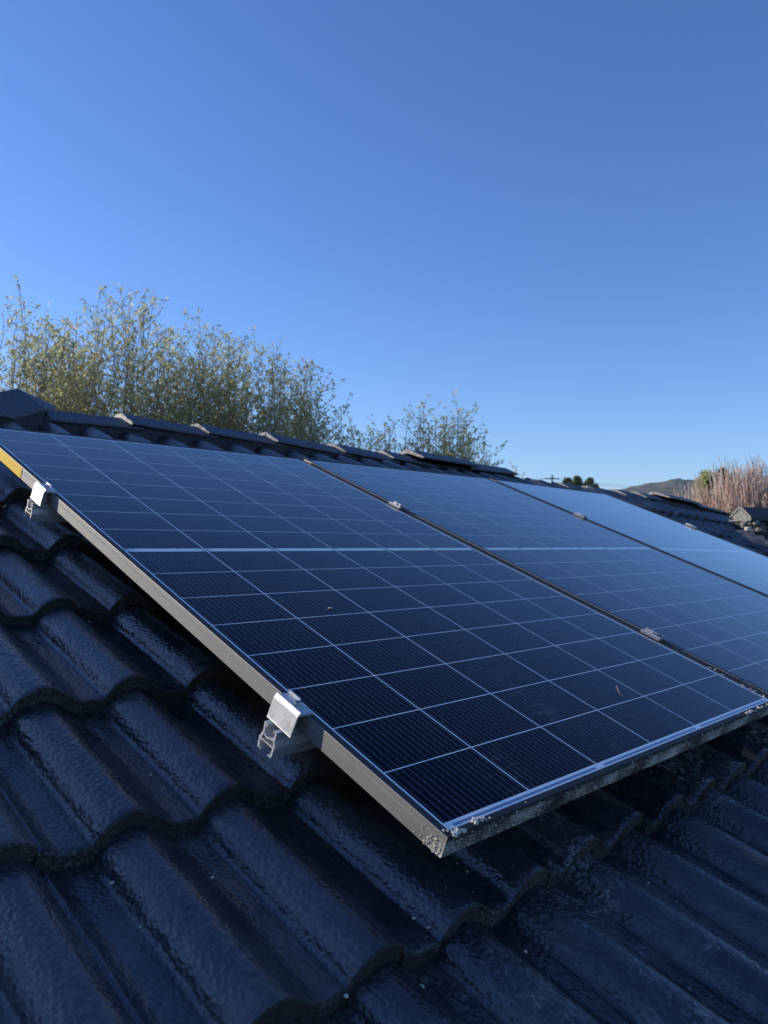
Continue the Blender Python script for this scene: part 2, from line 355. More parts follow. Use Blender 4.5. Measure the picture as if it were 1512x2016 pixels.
HF = .006
def lift(v):
    t = max(0., min(1., (v-1.40)/.80)); return .066*t*t*(3-2*t)
def hump(x):                          # x measured from the left foot of a roll, roll pitch .15
    x = (x-HF) % .15
    H = .036
    if x < .046: return H*(math.sin(PI/2*x/.046))**.56
    if x < .118: return H*(.5+.5*math.cos(PI*(x-.046)/.072))
    return 0.0
COURSES = [-1.62, -1.305, -.99, -.675, -.36, -.046, .266, .575, .893, 1.215, 1.53, 1.845]
mb = MB()
SEAM0 = -.365
TKN = .023
def tile(us, vb, vlen, hi, seed):
    r = random.Random(seed)
    jn, jv, jt, ju = r.uniform(-.0015, .0015), r.uniform(-.004, .004), r.uniform(-.003, .003), r.uniform(-.0015, .0015)
    nx = 90 if hi == 2 else (48 if hi == 1 else 24); ny = 16 if hi == 2 else (6 if hi == 1 else 2)
    wdt = .2985
    xs = [us+wdt*i/nx for i in range(nx+1)]
    def P(u, t, drop=0.):
        s = t*vlen
        edge = mnoise.noise(Vector((u*55, vb*7, seed)))*.0026+mnoise.noise(Vector((u*160, vb*7, seed)))*.0016
        v = vb+jv+s+(edge if t == 0 else 0)
        n = -.140+jn-.025*s/.315+hump(u)*(1+.03*math.sin(seed))+jt*(u-us)/.3+sag(u)+lift(v)
        e = (u-us)/wdt
        if e < .014: n -= .006
        if hi == 2: n += mnoise.noise(Vector((u*26, v*14, 1.3)))*.0012
        # the rolled nose of the tile: a worn rounded edge
        if t == 0: n -= .0025
        return W(u+ju, v, n-drop)
    vs = []; ts = [0., .0032/vlen]+[(.015+(vlen-.015)*(j/(ny-1))**1.0)/vlen for j in range(ny)]
    for t in ts:
        for u in xs: vs.append(rp(P(u, t)))
    R = len(ts); K = nx+1
    mb.cur = 0
    mb.add(vs, [(j*K+i, j*K+i+1, (j+1)*K+i+1, (j+1)*K+i) for j in range(R-1) for i in range(nx)])
    mb.mi[-(R-1)*nx:-(R-2)*nx] = [1]*nx
    # butt face, rough, slightly undercut
    mb.cur = 1; vs = []; L = 5 if hi else 2
    for l in range(L+1):
        f = l/L
        for u in xs:
            p = P(u, 0.)
            k = mnoise.noise(Vector((u*70, f*2.5, seed*1.7)))*.0026 if 0 < l else 0.
            if l == L: k += mnoise.noise(Vector((u*40, 9, seed)))*.002
            d = Wd(0, .002*f+k, -(TKN*f*(1+.12*mnoise.noise(Vector((u*50, 4, seed))) if l == L else TKN*f)))
            vs.append(rp(p+d))
    mb.add(vs, [((j+1)*K+i, (j+1)*K+i+1, j*K+i+1, j*K+i) for j in range(L) for i in range(nx)])
    # underside strip and left side closing faces
    vs = []
    for t in (0., .3):
        for u in xs: vs.append(rp(P(u, t, TKN)))
    mb.add(vs, [(K+i, K+i+1, i+1, i) for i in range(nx)])
    a, b, c2, d2 = P(xs[0], 0.), P(xs[0], 1.), P(xs[0], 1., TKN), P(xs[0], 0., TKN)
    mb.add([rp(a), rp(b), rp(c2), rp(d2)], [(0, 1, 2, 3)])
    a, b, c2, d2 = P(xs[-1], 0.), P(xs[-1], 1.), P(xs[-1], 1., TKN), P(xs[-1], 0., TKN)
    mb.add([rp(a), rp(b), rp(c2), rp(d2)], [(3, 2, 1, 0)])
seed = 1
for ci, vb in enumerate(COURSES):
    for k in range(-9, 27):
        us = SEAM0+.3*k; uc = us+.15; seed += 1
        vm = vb+.16
        if uc < .30-(2.31-vm)*.93-.05: continue        # left of the hip
        if uc > 7.35+(2.31-vm)*.9: continue
        if vb < -.7 and uc > 4: continue
        c0 = W(uc, vm, -.12); d = (c0-CAM).length
        rr = ray(0, 0)
        z = (c0-CAM).dot(RZ); hi = 0
        if z > 0:
            x = (c0-CAM).dot(RX)/z*FPX; y = (c0-CAM).dot(RY)/z*FPX
            if abs(x) < 1000 and abs(y) < 1250: hi = 2 if d < 1.9 else (1 if d < 4.5 else 0)
        tile(us, vb, .33 if ci < len(COURSES)-1 else .42, hi, seed)
mb.cur = 0
tiles = mb.build('roof_tiles', [MT, MBUTT], house, smooth=False)
me = tiles.data
sm = [p.material_index == 0 for p in me.polygons]; me.polygons.foreach_set('use_smooth', sm)

# decking under the tiles, the other slopes, walls and gutter
EV = -1.66
def slab(name, quad, th, mat):
    q = [Vector(p) for p in quad]; nrm = (q[1]-q[0]).cross(q[2]-q[0]).normalized()
    b = MB(); b.add([rp(p) for p in q]+[rp(p-nrm*th) for p in q],
                    [tuple(range(len(q))), tuple(range(2*len(q)-1, len(q)-1, -1))]+[((i+1) % len(q), i, i+len(q), (i+1) % len(q)+len(q)) for i in range(len(q))])
    return b.build(name, mat, house)
RV = 2.31; UL, UR = .30, 7.35
eL, eR = UL-(RV-EV)*.93, UR+(RV-EV)*.93
MDECK = mat_flat('roof_felt', (.02, .02, .022), .9)
slab('roof_deck', [W(eL, EV, -.215), W(eR, EV, -.43), W(UR, RV, -.40), W(3., RV, -.22), W(UL, RV, -.215)], .03, MDECK)
ridge_z = W(0, RV, -.17).z; ridge_y = W(0, RV, -.17).y; eave_z = W(0, EV, -.17).z; eave_y = W(0, EV, -.17).y
back_y = ridge_y+(ridge_y-eave_y)
slab('back_slope', [(eR, back_y, eave_z-.02), (eL, back_y, eave_z), (UL, ridge_y+.02, ridge_z-.03), (UR, ridge_y+.02, ridge_z-.22)], .03, MT)
slab('left_slope', [(eL, back_y, eave_z), (eL, eave_y, eave_z), (UL, ridge_y+.01, ridge_z-.03)], .03, MT)
slab('right_slope', [(eR, eave_y, eave_z-.25), (eR, back_y, eave_z-.05), (UR, ridge_y+.01, ridge_z-.23)], .03, MT)
b = MB(); o = .45
x0, x1, y0, y1 = eL+o-HL.x, eR-o-HL.x, eave_y+o-HL.y, back_y-o-HL.y
zt = eave_z+.02
for (a0, a1, b0, b1) in ((x0, x1, y0, y0+.2), (x0, x1, y1-.2, y1), (x0, x0+.2, y0+.2, y1-.2), (x1-.2, x1, y0+.2, y1-.2)):
    b.box(a0, a1, b0, b1, -.02, zt-.1)
b.build('wall', mat_cement('cream_render', (.42, .38, .30), (.5, .46, .38), 12), house)
b = MB()
prof = [(0, 0), (-.11, 0), (-.12, .02), (-.12, .09), (-.112, .09), (-.112, .01), (-.006, .01), (-.006, .1), (0, .1)]
b.prism(prof, eL, eR, lambda p, t: (t-HL.x, eave_y-.01+p[0]-HL.y, eave_z-.16+p[1]))
b.build('gutter', mat_flat('grey_gutter', (.18, .19, .2), .4), house)

# ridge caps: sections across the ridge, apex at 0
def cap(p0, p1, wid=.104, hgt=.045, raise0=.018, raise1=.0, th=.019, skirt=.006, mats=None, seed=0, parent=house, name='ridge_cap', nseg=10, endlit=True, flat=.022):
    p0 = Vector(p0); p1 = Vector(p1); ax = (p1-p0); L = ax.length; ax.normalize()
    side = Vector((-ax.y, ax.x, 0)).normalized(); up = ax.cross(side).normalized()
    if up.z < 0: up = -up
    outer = [(-wid, -hgt-skirt), (-wid, -hgt), (-flat, -.004), (flat, -.004), (wid, -hgt), (wid, -hgt-skirt)]
    inner = [(wid-th, -hgt-skirt), (wid-th*1.1, -hgt-th*.2), (flat*.8, -th-.004), (-flat*.8, -th-.004), (-wid+th*1.1, -hgt-th*.2), (-wid+th, -hgt-skirt)]
    def dens(poly):
        out = []
        for i in range(len(poly)-1):
            k = 4
            for j in range(k): out.append(tuple(poly[i][q]*(1-j/k)+poly[i+1][q]*j/k for q in (0, 1)))
        out.append(poly[-1]); return out
    sec = dens(outer)+dens(inner); n = len(sec)
    mbc = MB(); vs = []
    for i in range(nseg+1):
        f = i/nseg; sc = 1.06-.07*f
        base = p0+ax*L*f+up*(raise0*(1-f)+raise1*f)
        for k, (s, z) in enumerate(sec):
            w = base+side*s*sc+up*z*sc
            jit = .0016*mnoise.noise(Vector((f*9+seed*5, k*.7, seed)))
            e = .004*mnoise.noise(Vector((seed*2.3, k*.8, i*3.))) if i in (0, nseg) else 0
            w = w+up*jit+ax*e; vs.append(rp(w) if parent is house else tuple(w))
    # which way round the outline runs decides the winding
    mbc.cur = 0
    mbc.add(vs, [(i*n+(k+1) % n, i*n+k, (i+1)*n+k, (i+1)*n+(k+1) % n) for i in range(nseg) for k in range(n)])
    h = n//2; mbc.cur = 1
    for e, o in ((0, 0), (1, nseg*n)):
        fs = []
        for k in range(h-1):
            q = (o+k, o+k+1, o+n-2-k, o+n-1-k); fs.append(q if e == 0 else q[::-1])
        mbc.f.extend(fs); mbc.mi.extend([1]*len(fs))
    return mbc.build(name, mats or [MCAP, MCUT], parent)
def RP(u, n): return W(u, RV, n)
RN = [(.30, -.036), (.65, -.031), (1.32, -.032), (1.73, -.044), (2.05, -.047), (2.35, -.047), (3.1, -.055)]
def rn(u, T):
    for k in range(len(T)-1):
        if u <= T[k+1][0]: f = (u-T[k][0])/(T[k+1][0]-T[k][0]); return T[k][1]*(1-f)+T[k+1][1]*f
    return T[-1][1]
joints = [.36, .655, .985, 1.33, 1.73, 2.06, 2.33]
for i in range(len(joints)-1):
    a, bb = joints[i], joints[i+1]
    cap(RP(a, rn(a, RN)-.013), RP(bb+.05, rn(bb+.05, RN)-.014), seed=i, raise0=.017 if i else .0, mats=[MCAP, MMORT if i == 1 else MCUT])
cap(RP(2.26, -.048), RP(2.74, -.052), seed=21, raise0=.026, raise1=.016, mats=[MCAPS, MCUT], wid=.118)
cap(RP(2.66, -.064), RP(3.13, -.068), seed=22, raise0=.012, raise1=.010, mats=[MCAPS, MCAPS], wid=.116)
RN2 = [(3.13, -.118), (4.1, -.128), (5.0, -.134), (5.2, -.135), (6.1, -.172), (7.1, -.262)]
j2 = [3.14, 3.37, 3.76, 4.13, 4.52, 4.85, 5.22]
for i in range(len(j2)-1):
    a, bb = j2[i], j2[i+1]
    cap(RP(a, rn(a, RN2)), RP(bb+.05, rn(bb+.05, RN2)), seed=30+i, raise0=.016, raise1=-.002)
cap(RP(5.2, rn(5.2, RN2)), RP(5.86, rn(5.86, RN2)), seed=41, raise0=.034, raise1=.026, mats=[MCAPS, MCUT], wid=.125)
cap(RP(5.8, rn(5.8, RN2)), RP(6.42, rn(6.42, RN2)), seed=42, raise0=.008, raise1=.006, mats=[MCAPS, MCAPS], wid=.122)
cap(RP(6.38, rn(6.38, RN2)), RP(7.1, rn(7.1, RN2)), seed=43, raise0=.008, raise1=.004, mats=[MCAPS, MCAPS], wid=.122)
# hip caps running down to the left, and the broad one over the junction
def hp(t, n): return W(UL-.93*t, RV-t, n)
for i in range(11):
    t0 = .36+.34*i; cap(hp(t0+.36, -.055), hp(t0, -.055), seed=60+i, raise0=.0, raise1=.016)
def junction():
    mbj = MB()
    q = [at(36, 765, 2.96), at(84, 789, 2.99), at(-60, 782, 2.84),            # 0-2 crest
         at(28, 818, 2.78), at(87, 803, 2.88), at(102, 806, 3.02), at(-52, 799, 2.70)]   # 3-6 front edge
    back = [at(110, 800, 3.16), at(40, 778, 3.22), at(-70, 792, 3.05)]         # 7-9
    v = [rp(p) for p in q+back]; low = []
    for p in q[3:]+back: low.append(rp(p-Vector((0, 0, .012))))
    f = [(2, 6, 3, 0), (0, 3, 4), (0, 4, 1), (1, 4, 5), (1, 5, 7), (0, 1, 7, 8), (2, 0, 8, 9)]
    mbj.add(v, f)
    rim = [6, 3, 4, 5, 7, 8, 9]; li = {6: 3, 3: 0, 4: 1, 5: 2, 7: 4, 8: 5, 9: 6}
    for a_, b_ in zip(rim, rim[1:]+rim[:1]): mbj.add([v[a_], low[li[a_]], low[li[b_]], v[b_]], [(0, 1, 2, 3)])
    cen = Vector((0, 0, 0))
    for k in rim: cen = cen+Vector(low[li[k]])/7
    ins = [cen+(Vector(low[li[k]])-cen)*.93 for k in rim]
    mbj.cur = 1; vs = [tuple(p) for p in ins]+[tuple(p+Vector((0, 0, -.16))) for p in ins]; n = 7
    mbj.add(vs, [(i, i+n, (i+1) % n+n, (i+1) % n) for i in range(n)])
    mbj.add([low[li[k]] for k in rim]+[tuple(p) for p in ins], [(i, i+n, (i+1) % n+n, (i+1) % n) for i in range(n)])
    ob = mbj.build('junction_cap', [MCAP, MBED], house)
    ob['label'] = 'broad faceted cap over the junction at the left end of the ridge'
junction()
# pointing under the caps
def bed(u0, u1, T, off, name='mortar_bed', y0=-.100, drop=.043, depth=.15):
    b = MB(); n = max(8, int((u1-u0)/.018)); vs = []
    for i in range(n+1):
        u = u0+(u1-u0)*i/n; p = RP(u, rn(u, T)+off)
        w = mnoise.noise(Vector((u*11, 2, 0)))*.004; w2 = mnoise.noise(Vector((u*33, 5, 0)))*.004
        for (y, z) in ((.09, -drop+.02), (y0+.012, -drop+.004), (y0+.006+w2, -drop-.012), (y0+w+.002, -drop-.04), (y0-.004+w2, -drop-.075), (y0+.0, -depth-.03), (.09, -depth-.03)):
            vs.append(rp(Vector((p.x, p.y+y, p.z+z))))
    k = 7
    b.add(vs, [((i+1)*k+j, i*k+j, i*k+j+1, (i+1)*k+j+1) for i in range(n) for j in range(k-1)]+[tuple(range(k)), tuple(range(n*k+k-1, n*k-1, -1))])
    return b.build(name, MBED, house, smooth=True)
bed(.25, 3.12, RN, -.012)
bed(3.10, 7.1, RN2, .0)

# the other wing: its ridge starts behind the far end of the array, with rubble and broken tiles at the valley
def wing():
    A = at(1456, 1000, 6.5)
    for k in range(3):
        B = A+Vector((.55, -.40, 0.))
        oo = cap(A, B, seed=80+k, wid=.13, hgt=.075, raise0=.012, raise1=0., skirt=.03, mats=[MCAP if k else MCAPS, MGREY], name='wing_ridge_cap')
        A = B-Vector((.05, -.036, 0))
    A = at(1456, 1000, 6.5)
    d = Vector((.81, -.59, 0)); s = Vector((.59, .81, 0))
    f = MB(); sec = [(-.118, -.10), (-.112, -.076), (-.015, -.018), (.015, -.018), (.112, -.076), (.118, -.10)]
    f.prism(sec, .004, .5, lambda p, t: rp(A+d*t+s*p[0]+Vector((0, 0, p[1]))))
    f.build('mortar_fill', MGREY, house)
    # solid under the wing's caps
    b = MB(); q = [A+d*.02-s*.1-Vector((0, 0, .09)), A+d*1.6-s*.1-Vector((0, 0, .09)), A+d*1.6+s*.1-Vector((0, 0, .09)), A+d*.02+s*.1-Vector((0, 0, .09))]
    lo = [p-Vector((0, 0, .55)) for p in q]
    b.add([rp(p) for p in q+lo], [(0, 1, 2, 3), (0, 4, 5, 1), (1, 5, 6, 2), (2, 6, 7, 3), (3, 7, 4, 0)])
    b.build('wing_bedding', MBED, house)
    b = MB(); r = random.Random(5)
    for k in range(46):
        p = at(1464+r.uniform(0, 40), 1036+r.uniform(-8, 10), 6.44+r.uniform(-.02, .1)); b.blob(rp(p), r.uniform(.010, .026), k, 2, .8)
    b.build('mortar_rubble', MGREY, house, smooth=True)
    b = MB()
    for k in range(5):
        p = at(1470+r.uniform(-2, 3), 1042+r.uniform(-2, 2), 6.3); b.blob(rp(p), .018, k+50, 2, .7)
    b.build('white_mortar_dab', MMORT, house, smooth=True)
    # cut tiles overhanging the valley: a wavy broken sheet, light on its cut edge
    b = MB(); n = 40; top = []; O = at(1478, 1053, 6.1); dd = (at(1530, 1078, 5.75)-O); dd2 = Wd(.05, 1, 0)
    for i in range(n+1):
        f = i/n; p = O+dd*f; h = .036*(math.sin(f*dd.length/.15*2*PI)*.5+.5)
        top.append(p+Vector((0, 0, h)))
    vs = [rp(p) for p in top]+[rp(p-Vector((0, 0, .016))) for p in top]+[rp(p+dd2*.35-Vector((0, 0, 0.11))) for p in top]
    b.cur = 1; b.add(vs, [(i+n+1, i+n+2, i+1, i) for i in range(n)])
    b.cur = 0; b.add(vs, [(i, i+1, i+1+2*(n+1), i+2*(n+1)) for i in range(n)])
    b.build('broken_valley_tile', [MT, MGREY], house, smooth=True)
wing()

# ------------------------------------------------------------------ solar panels
def ring(b, prof, Wd_, Ln):
    n = len(prof); vs = []
    for (d, z) in prof:
        e = d*1.38 if .002 < d < .02 else d; vs += [(e, d, z), (Wd_-e, d, z), (Wd_-e, Ln-d, z), (e, Ln-d, z)]
    b.add(vs, [(i*4+j, i*4+(j+1) % 4, (i+1)*4+(j+1) % 4, (i+1)*4+j) for i in range(n-1) for j in range(4)])
FP = [(.028, -.030), (.0012, -.030), (0, -.0290)]
for zc in (-.0115, -.0097, -.0079):
    FP += [(0, zc-.0005), (.0006, zc-.0002), (.0006, zc+.0002), (0, zc+.0005)]
FP += [(0, -.0012), (.0004, -.0004), (.0012, 0), (.0084, 0), (.0092, -.0006), (.0098, -.0022), (.0098, -.0060)]
def make_panel(label, splash=False):
    root = thing('solar_panel', label, 'solar panel', (0, 0, 0), (TH, 0, 0), 'solar panels in a row on the roof')
    b = MB(); ring(b, FP, PW, PL)
    # back flange plate closes the frame from below
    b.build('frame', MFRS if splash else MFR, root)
    b = MB(); b.box(.0095, PW-.0095, .0095, PL-.0095, -.0055, -.0022)
    b.build('cell_glass', MCELL, root)
    b = MB(); b.box(.0096, PW-.0096, .0096, PL-.0096, -.0085, -.0058)
    b.build('backsheet', MBACK, root)
    return root
p1 = make_panel('nearest solar panel with mortar crusted lower edge and yellow sticker on its side', True)
p1.location = W(-.017, -.022, 0)
p2 = copy_tree(p1)
for ch in p2.children:
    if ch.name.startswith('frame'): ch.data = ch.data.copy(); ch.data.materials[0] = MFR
p3 = copy_tree(p2)
p2['label'] = 'middle solar panel of the row, between the two dark seams'
p2.location = W(1.143, -.022, 0)
p3['label'] = 'farthest solar panel at the right end of the row, mirroring the palest sky'
p3.location = W(2.303, -.022, -.0015)
p3.rotation_euler = (Matrix.Rotation(TH, 3, 'X') @ Matrix.Rotation(math.radians(1.0), 3, 'Y')).to_euler()

# the yellow warning sticker on the near panel's side, its print as small dark blocks of text lines
def sticker():
    b = MB(); y1, y0 = 1.62+.022, 1.395+.022
    b.box(-.0004, .0001, y0, y1, -.0285, -.0018)
    t = NT('yellow_printed_sticker'); co = t.coord(); X, Y, Z = t.xyz(co)
    ln = t.M('MULTIPLY', t.M('GREATER_THAN', t.M('FRACT', t.M('MULTIPLY', Z, 260)), .45), t.M('GREATER_THAN', t.noise(t.mapv(co, (1, 260, 260)), 1., 2, .6), .52))
    inner = t.M('MULTIPLY', t.M('LESS_THAN', Z, -.005), t.M('GREATER_THAN', Z, -.025))
    edge = t.M('LESS_THAN', Y, y0+.004)
    c = t.mix(t.M('MULTIPLY', t.M('MULTIPLY', ln, inner), .75), (.95, .62, .04), (.42, .20, .02))
    c = t.mix(edge, c, (.02, .018, .01))
    t.set(Base_Color=c, Roughness=.35)
    b.build('warning_sticker', t.m, p1)
sticker()
# mortar splashes standing off the near panel's lower edge
def splash():
    r = random.Random(3); b = MB()
    def lump(x, y, z, s, k=8):
        for q in range(k): b.blob((x+r.gauss(0, s*1.3), y+r.gauss(0, s*.5), z+abs(r.gauss(0, s*.15))), s*r.uniform(.16, .40), r.random()*50, 2, .6)
    lump(.016, .006, .001, .0045, 14); lump(.062, .006, .001, .0065, 20); lump(.075, .004, .0, .004, 8)
    for k in range(70):
        x = r.uniform(.01, 1.1)**1.0; z = r.uniform(-.028, .0005); y = -.0003 if z < -.001 else r.uniform(.0005, .008)
        b.blob((x, y, z), r.uniform(.0006, .0019), k, 1, .8)
    for k in range(36):
        x = .95+abs(r.gauss(0, .09)); b.blob((min(x, 1.13), r.uniform(0, .003), r.uniform(-.003, .001)), r.uniform(.0015, .0038), k+100, 1, .7)
    for k in range(70):
        y = abs(r.gauss(0, .018)); z = -.029+abs(r.gauss(0, .008)); b.blob((-.0002, y, min(z, -.001)), r.uniform(.0006, .0018), k+200, 1, .9)
    for k in range(14): b.blob((r.uniform(1.118, 1.134), r.uniform(.0, .16)**1., .0006), r.uniform(.001, .0025), k+300, 1, .7)
    for k in range(8): b.blob((.012+r.uniform(0, .02), r.uniform(-.001, .004), .0005), r.uniform(.002, .0045), k+400, 2, .8)
    tag(b.build('mortar_splash', MMORT, p1), kind='stuff')
splash()

# ------------------------------------------------------------------ rails, clamps
def rail(v, label):
    root = thing('mounting_rail', label, 'rail', W(-.049, v, -.032), (TH, 0, 0), 'mounting rails under the panels')
    b = MB(); Lr = 3.55
    def wall(pts, w):
        for (a, c) in zip(pts[:-1], pts[1:]):
            dx, dz = c[0]-a[0], c[1]-a[1]; l = math.hypot(dx, dz); nx, nz = -dz/l*w/2, dx/l*w/2
            ex, ez = dx/l*w*.35, dz/l*w*.35
            q = [(a[0]+nx-ex, a[1]+nz-ez), (c[0]+nx+ex, c[1]+nz+ez), (c[0]-nx+ex, c[1]-nz+ez), (a[0]-nx-ex, a[1]-nz-ez)]
            yield q
    k = 0
    for pts, w in (([(.0150, -.001), (.0135, -.015), (.0185, -.026), (.0170, -.040)], .0040), ([(-.0130, -.001), (-.0120, -.013), (-.0160, -.023), (-.0138, -.040)], .0040),
                   ([(.0135, -.015), (.004, -.0185), (-.0120, -.014)], .0026), ([(.018, -.026), (-.0158, -.0245)], .0026), ([(.0150, -.0012), (.0095, -.0012), (.0095, -.0045)], .0018),
                   ([(-.0130, -.0012), (-.0085, -.0012), (-.0085, -.0045)], .0018), ([(.017, -.0395), (.010, -.0395)], .0018), ([(-.0138, -.0395), (-.008, -.0395)], .0018)):
        for q in wall(pts, w):
            k += 1; e = .00013*k
            b.prism(q, -e*0-.0001*k, Lr+e, lambda p, t: (t, p[0], p[1]))
    b.build('extrusion', MRAIL, root)
    for u in (.34, 1.54, 2.74):
        h = MB()
        h.box(u-.02, u+.02, -.030, -.0182, -.100, -.003); h.box(u-.02, u+.02, -.0182, .16, -.100, -.094)
        h.build('roof_hook', MALU, root)
    return root
r1 = rail(.286, 'lower aluminium rail whose jagged cut end shows by the near clamp')
r2 = rail(1.238, 'upper aluminium rail poking out near the yellow sticker')

def bolt(root, x, y, z, s=1.):
    b = MB(); b.cyl((x, y), .0078*s, z, z+.0012, 24); b.build('washer', MBOLT, root)
    b = MB(); b.cyl((x, y), .0055*s, z+.0012, z+.0062, 24, (.0030*s, .0035)); b.build('bolt_head', MBOLT, root, smooth=False)
def end_clamp(u_edge, v, sgn, label, n0=0.):
    # origin on the panel's outer edge; sgn -1: clamp stands to the left of the panel
    root = thing('end_clamp', label, 'clamp', W(u_edge, v-.029, n0), (TH, 0, 0), 'end clamps holding the outer panel edges')
    prof = [(.0105, .0004), (.0112, .0022), (.0090, .0040), (.0072, .0036), (-.0118, .0036), (-.0128, .0072), (-.0150, .0072), (-.0192, .0006), (-.0222, -.0290), (-.0228, -.0312),
            (-.0200, -.0310), (-.0166, -.0006), (-.0135, .0006), (.0, .0006)]
    if sgn > 0: prof = [(-a, z) for a, z in prof][::-1]
    b = MB(); b.prism(prof, 0, .058, lambda p, t: (p[0], t, p[1])); b.build('bracket', MALU, root)
    f = (.0068, .0088) if sgn < 0 else (-.0088, -.0068)
    b = MB(); b.box(f[0], f[1], .031, .0578, .0036, .0085); b.build('locating_fin', MALU, root)
    b = MB(); b.box(-.0100 if sgn < 0 else .0, .0 if sgn < 0 else .0100, .022, .036, -.030, .0003); b.build('clamp_block', MRAIL, root)
    bolt(root, -.0035 if sgn < 0 else .0035, .0225, .0037, 1.)
    return root
end_clamp(-.017, .283, -1, 'bright end clamp with its bolt, nearest one, above the jagged rail end')
end_clamp(-.017, 1.238, -1, 'small end clamp further up the near panel side, below the yellow sticker')
end_clamp(3.441, 1.235, 1, 'distant end clamp on the far right edge of the row', -.021)
def mid_clamp(u, v, label, n0=0.):
    root = thing('mid_clamp', label, 'clamp', W(u, v-.026, n0), (TH, 0, 0), 'mid clamps in the seams between panels')
    prof = [(-.0160, .0004), (-.0165, .0036), (-.0120, .0042), (-.0105, .0080), (-.0088, .0080), (-.0085, .0036), (.0085, .0036), (.0088, .0100), (.0108, .0100), (.0120, .0042), (.0165, .0036), (.0160, .0004)]
    b = MB(); b.prism(prof[::-1], 0, .052, lambda p, t: (p[0], t, p[1])); b.build('bracket', MMID, root)
    b = MB(); b.box(-.006, .006, .015, .037, -.031, .0003); b.build('clamp_block', MRAIL, root)
    bolt(root, 0, .026, .0037, .9)
    return root
mid_clamp(1.132, .296, 'silver mid clamp in the first seam close to its lower end')
mid_clamp(1.132, 1.246, 'silver mid clamp in the upper part of the first seam')
mid_clamp(2.292, 1.243, 'far silver mid clamp in the second seam', -.0005)

# ------------------------------------------------------------------ small things lying about
def bits():
    def hit(px, py, n):
        d = ray(px, py); nn = Wd(0, 0, 1); p0 = W(0, 0, n); t = (p0-CAM).dot(nn)/d.dot(nn); return CAM+d*t
    a = hit(1216, 1352, .0); pts = [hit(1214, 1350, -.0012), hit(1216, 1357, .001), hit(1219, 1364, .0018), hit(1227, 1371, -.0012)]
    b = MB(); O = pts[0]; b.tube([p-O for p in pts], [.0004, .0007, .0007, .0003], 5)
    tag(b.build('dry_twig', mat_flat('straw', (.42, .34, .26)), loc=O), 'tiny curved straw coloured twig lying on the near panel', 'twig')
    O = hit(649, 1198, -.002); b = MB()
    b.blob((0, 0, .001), .0035, 4, 2, .4); b.blob((.003, -.004, .001), .002, 9, 2, .4)
    tag(b.build('pale_chip', MMORT, loc=O, smooth=True), 'pale chip lying on the near panel glass', 'chip')
    pts = [hit(541, 1531, -.128), hit(545, 1536, -.124), hit(556, 1548, -.126), hit(560, 1553, -.131)]; O = pts[0]; b = MB()
    b.tube([p-O for p in pts], .0016, 7)
    tag(b.build('cable_offcut', mat_flat('dark_red_plastic', (.13, .02, .025), .4), loc=O), 'short dark red cable offcut in the tile pan below the rail end', 'cable offcut')
    b = MB(); r = random.Random(8)
    for (px, py, s) in ((220, 1738, 4), (297, 1525, 2.6), (320, 1553, 2), (418, 1727, 3), (277, 1825, 2), (815, 1808, 3.5), (843, 1826, 3), (830, 1942, 4.5), (826, 1950, 3), (1092, 1775, 3), (1276, 1738, 3),
                        (1034, 1873, 3.5), (1448, 1893, 2.5), (682, 1961, 4), (1410, 1477, 3), (1165, 1490, 2), (900, 1700, 2), (1390, 1470, 2.4), (1444, 1492, 2), (176, 1224, 3), (920, 1716, 2.2)):
        p = hit(px, py, -.136 if px < 1100 else -.137); b.blob(p-HL, s*.0007, px, 2, .6)
    for k in range(750):
        u = r.uniform(-.5, 1.9); v = r.choice([.27, -.04, -.36, -.36, .58])+abs(r.gauss(0, .10))
        x = (u-HF) % .15
        u = u-x+(r.uniform(.112, .15) if r.random() < .6 else r.uniform(.0, .15))
        n = -.1400+hump(u)-.025*((v+.046) % .315)/.315
        b.blob(W(u, v, n)-HL, r.uniform(.0003, .0009)*(1+1.2*(r.random() < .06)), k, 1, .7)
    tag(b.build('mortar_crumbs', MMORT, loc=HL, smooth=True), 'pale mortar crumbs scattered over the tiles', 'crumbs', kind='stuff')
bits()

# ------------------------------------------------------------------ trees
import numpy as np
def leaf_mesh(name, pts, dirs, size, mat, parent, seed=0, aspect=.45, fold=.25):
    rg = np.random.default_rng(seed); n = len(pts); P = np.array(pts); Dv = np.array(dirs)
    Dv = Dv+rg.normal(0, .55, Dv.shape); Dv /= np.linalg.norm(Dv, axis=1)[:, None]
    A = rg.normal(0, 1, Dv.shape); S = np.cross(Dv, A); S /= np.linalg.norm(S, axis=1)[:, None]; N = np.cross(Dv, S)
    L = size*rg.uniform(.6, 1.25, (n, 1))
    v = np.empty((n, 4, 3)); v[:, 0] = P; v[:, 1] = P+Dv*L*.5+S*L*aspect*.5+N*L*fold*.5; v[:, 2] = P+Dv*L; v[:, 3] = P+Dv*L*.5-S*L*aspect*.5+N*L*fold*.5
    me = bpy.data.meshes.new(name); me.vertices.add(n*4); me.vertices.foreach_set('co', v.reshape(-1))
    me.loops.add(n*4); me.loops.foreach_set('vertex_index', np.arange(n*4)); me.polygons.add(n)
    me.polygons.foreach_set('loop_start', np.arange(n)*4); me.polygons.foreach_set('loop_total', np.full(n, 4))
    me.materials.append(mat); me.update(calc_edges=True)
    o = bpy.data.objects.new(name, me); C.objects.link(o); o.parent = parent; return o
ML1 = mat_leaf('olive_leaves', (.27, .31, .15), (.50, .52, .26), (.78, .72, .36))
ML2 = mat_leaf('yellow_green_leaves', (.34, .36, .15), (.56, .56, .24), (.80, .74, .36))
ML3 = mat_leaf('pine_needles', (.07, .12, .06), (.13, .19, .09), (.18, .22, .11), trans=.4)
ML4 = mat_leaf('rusty_leaves', (.10, .085, .035), (.18, .14, .06), (.24, .13, .06), trans=.2)
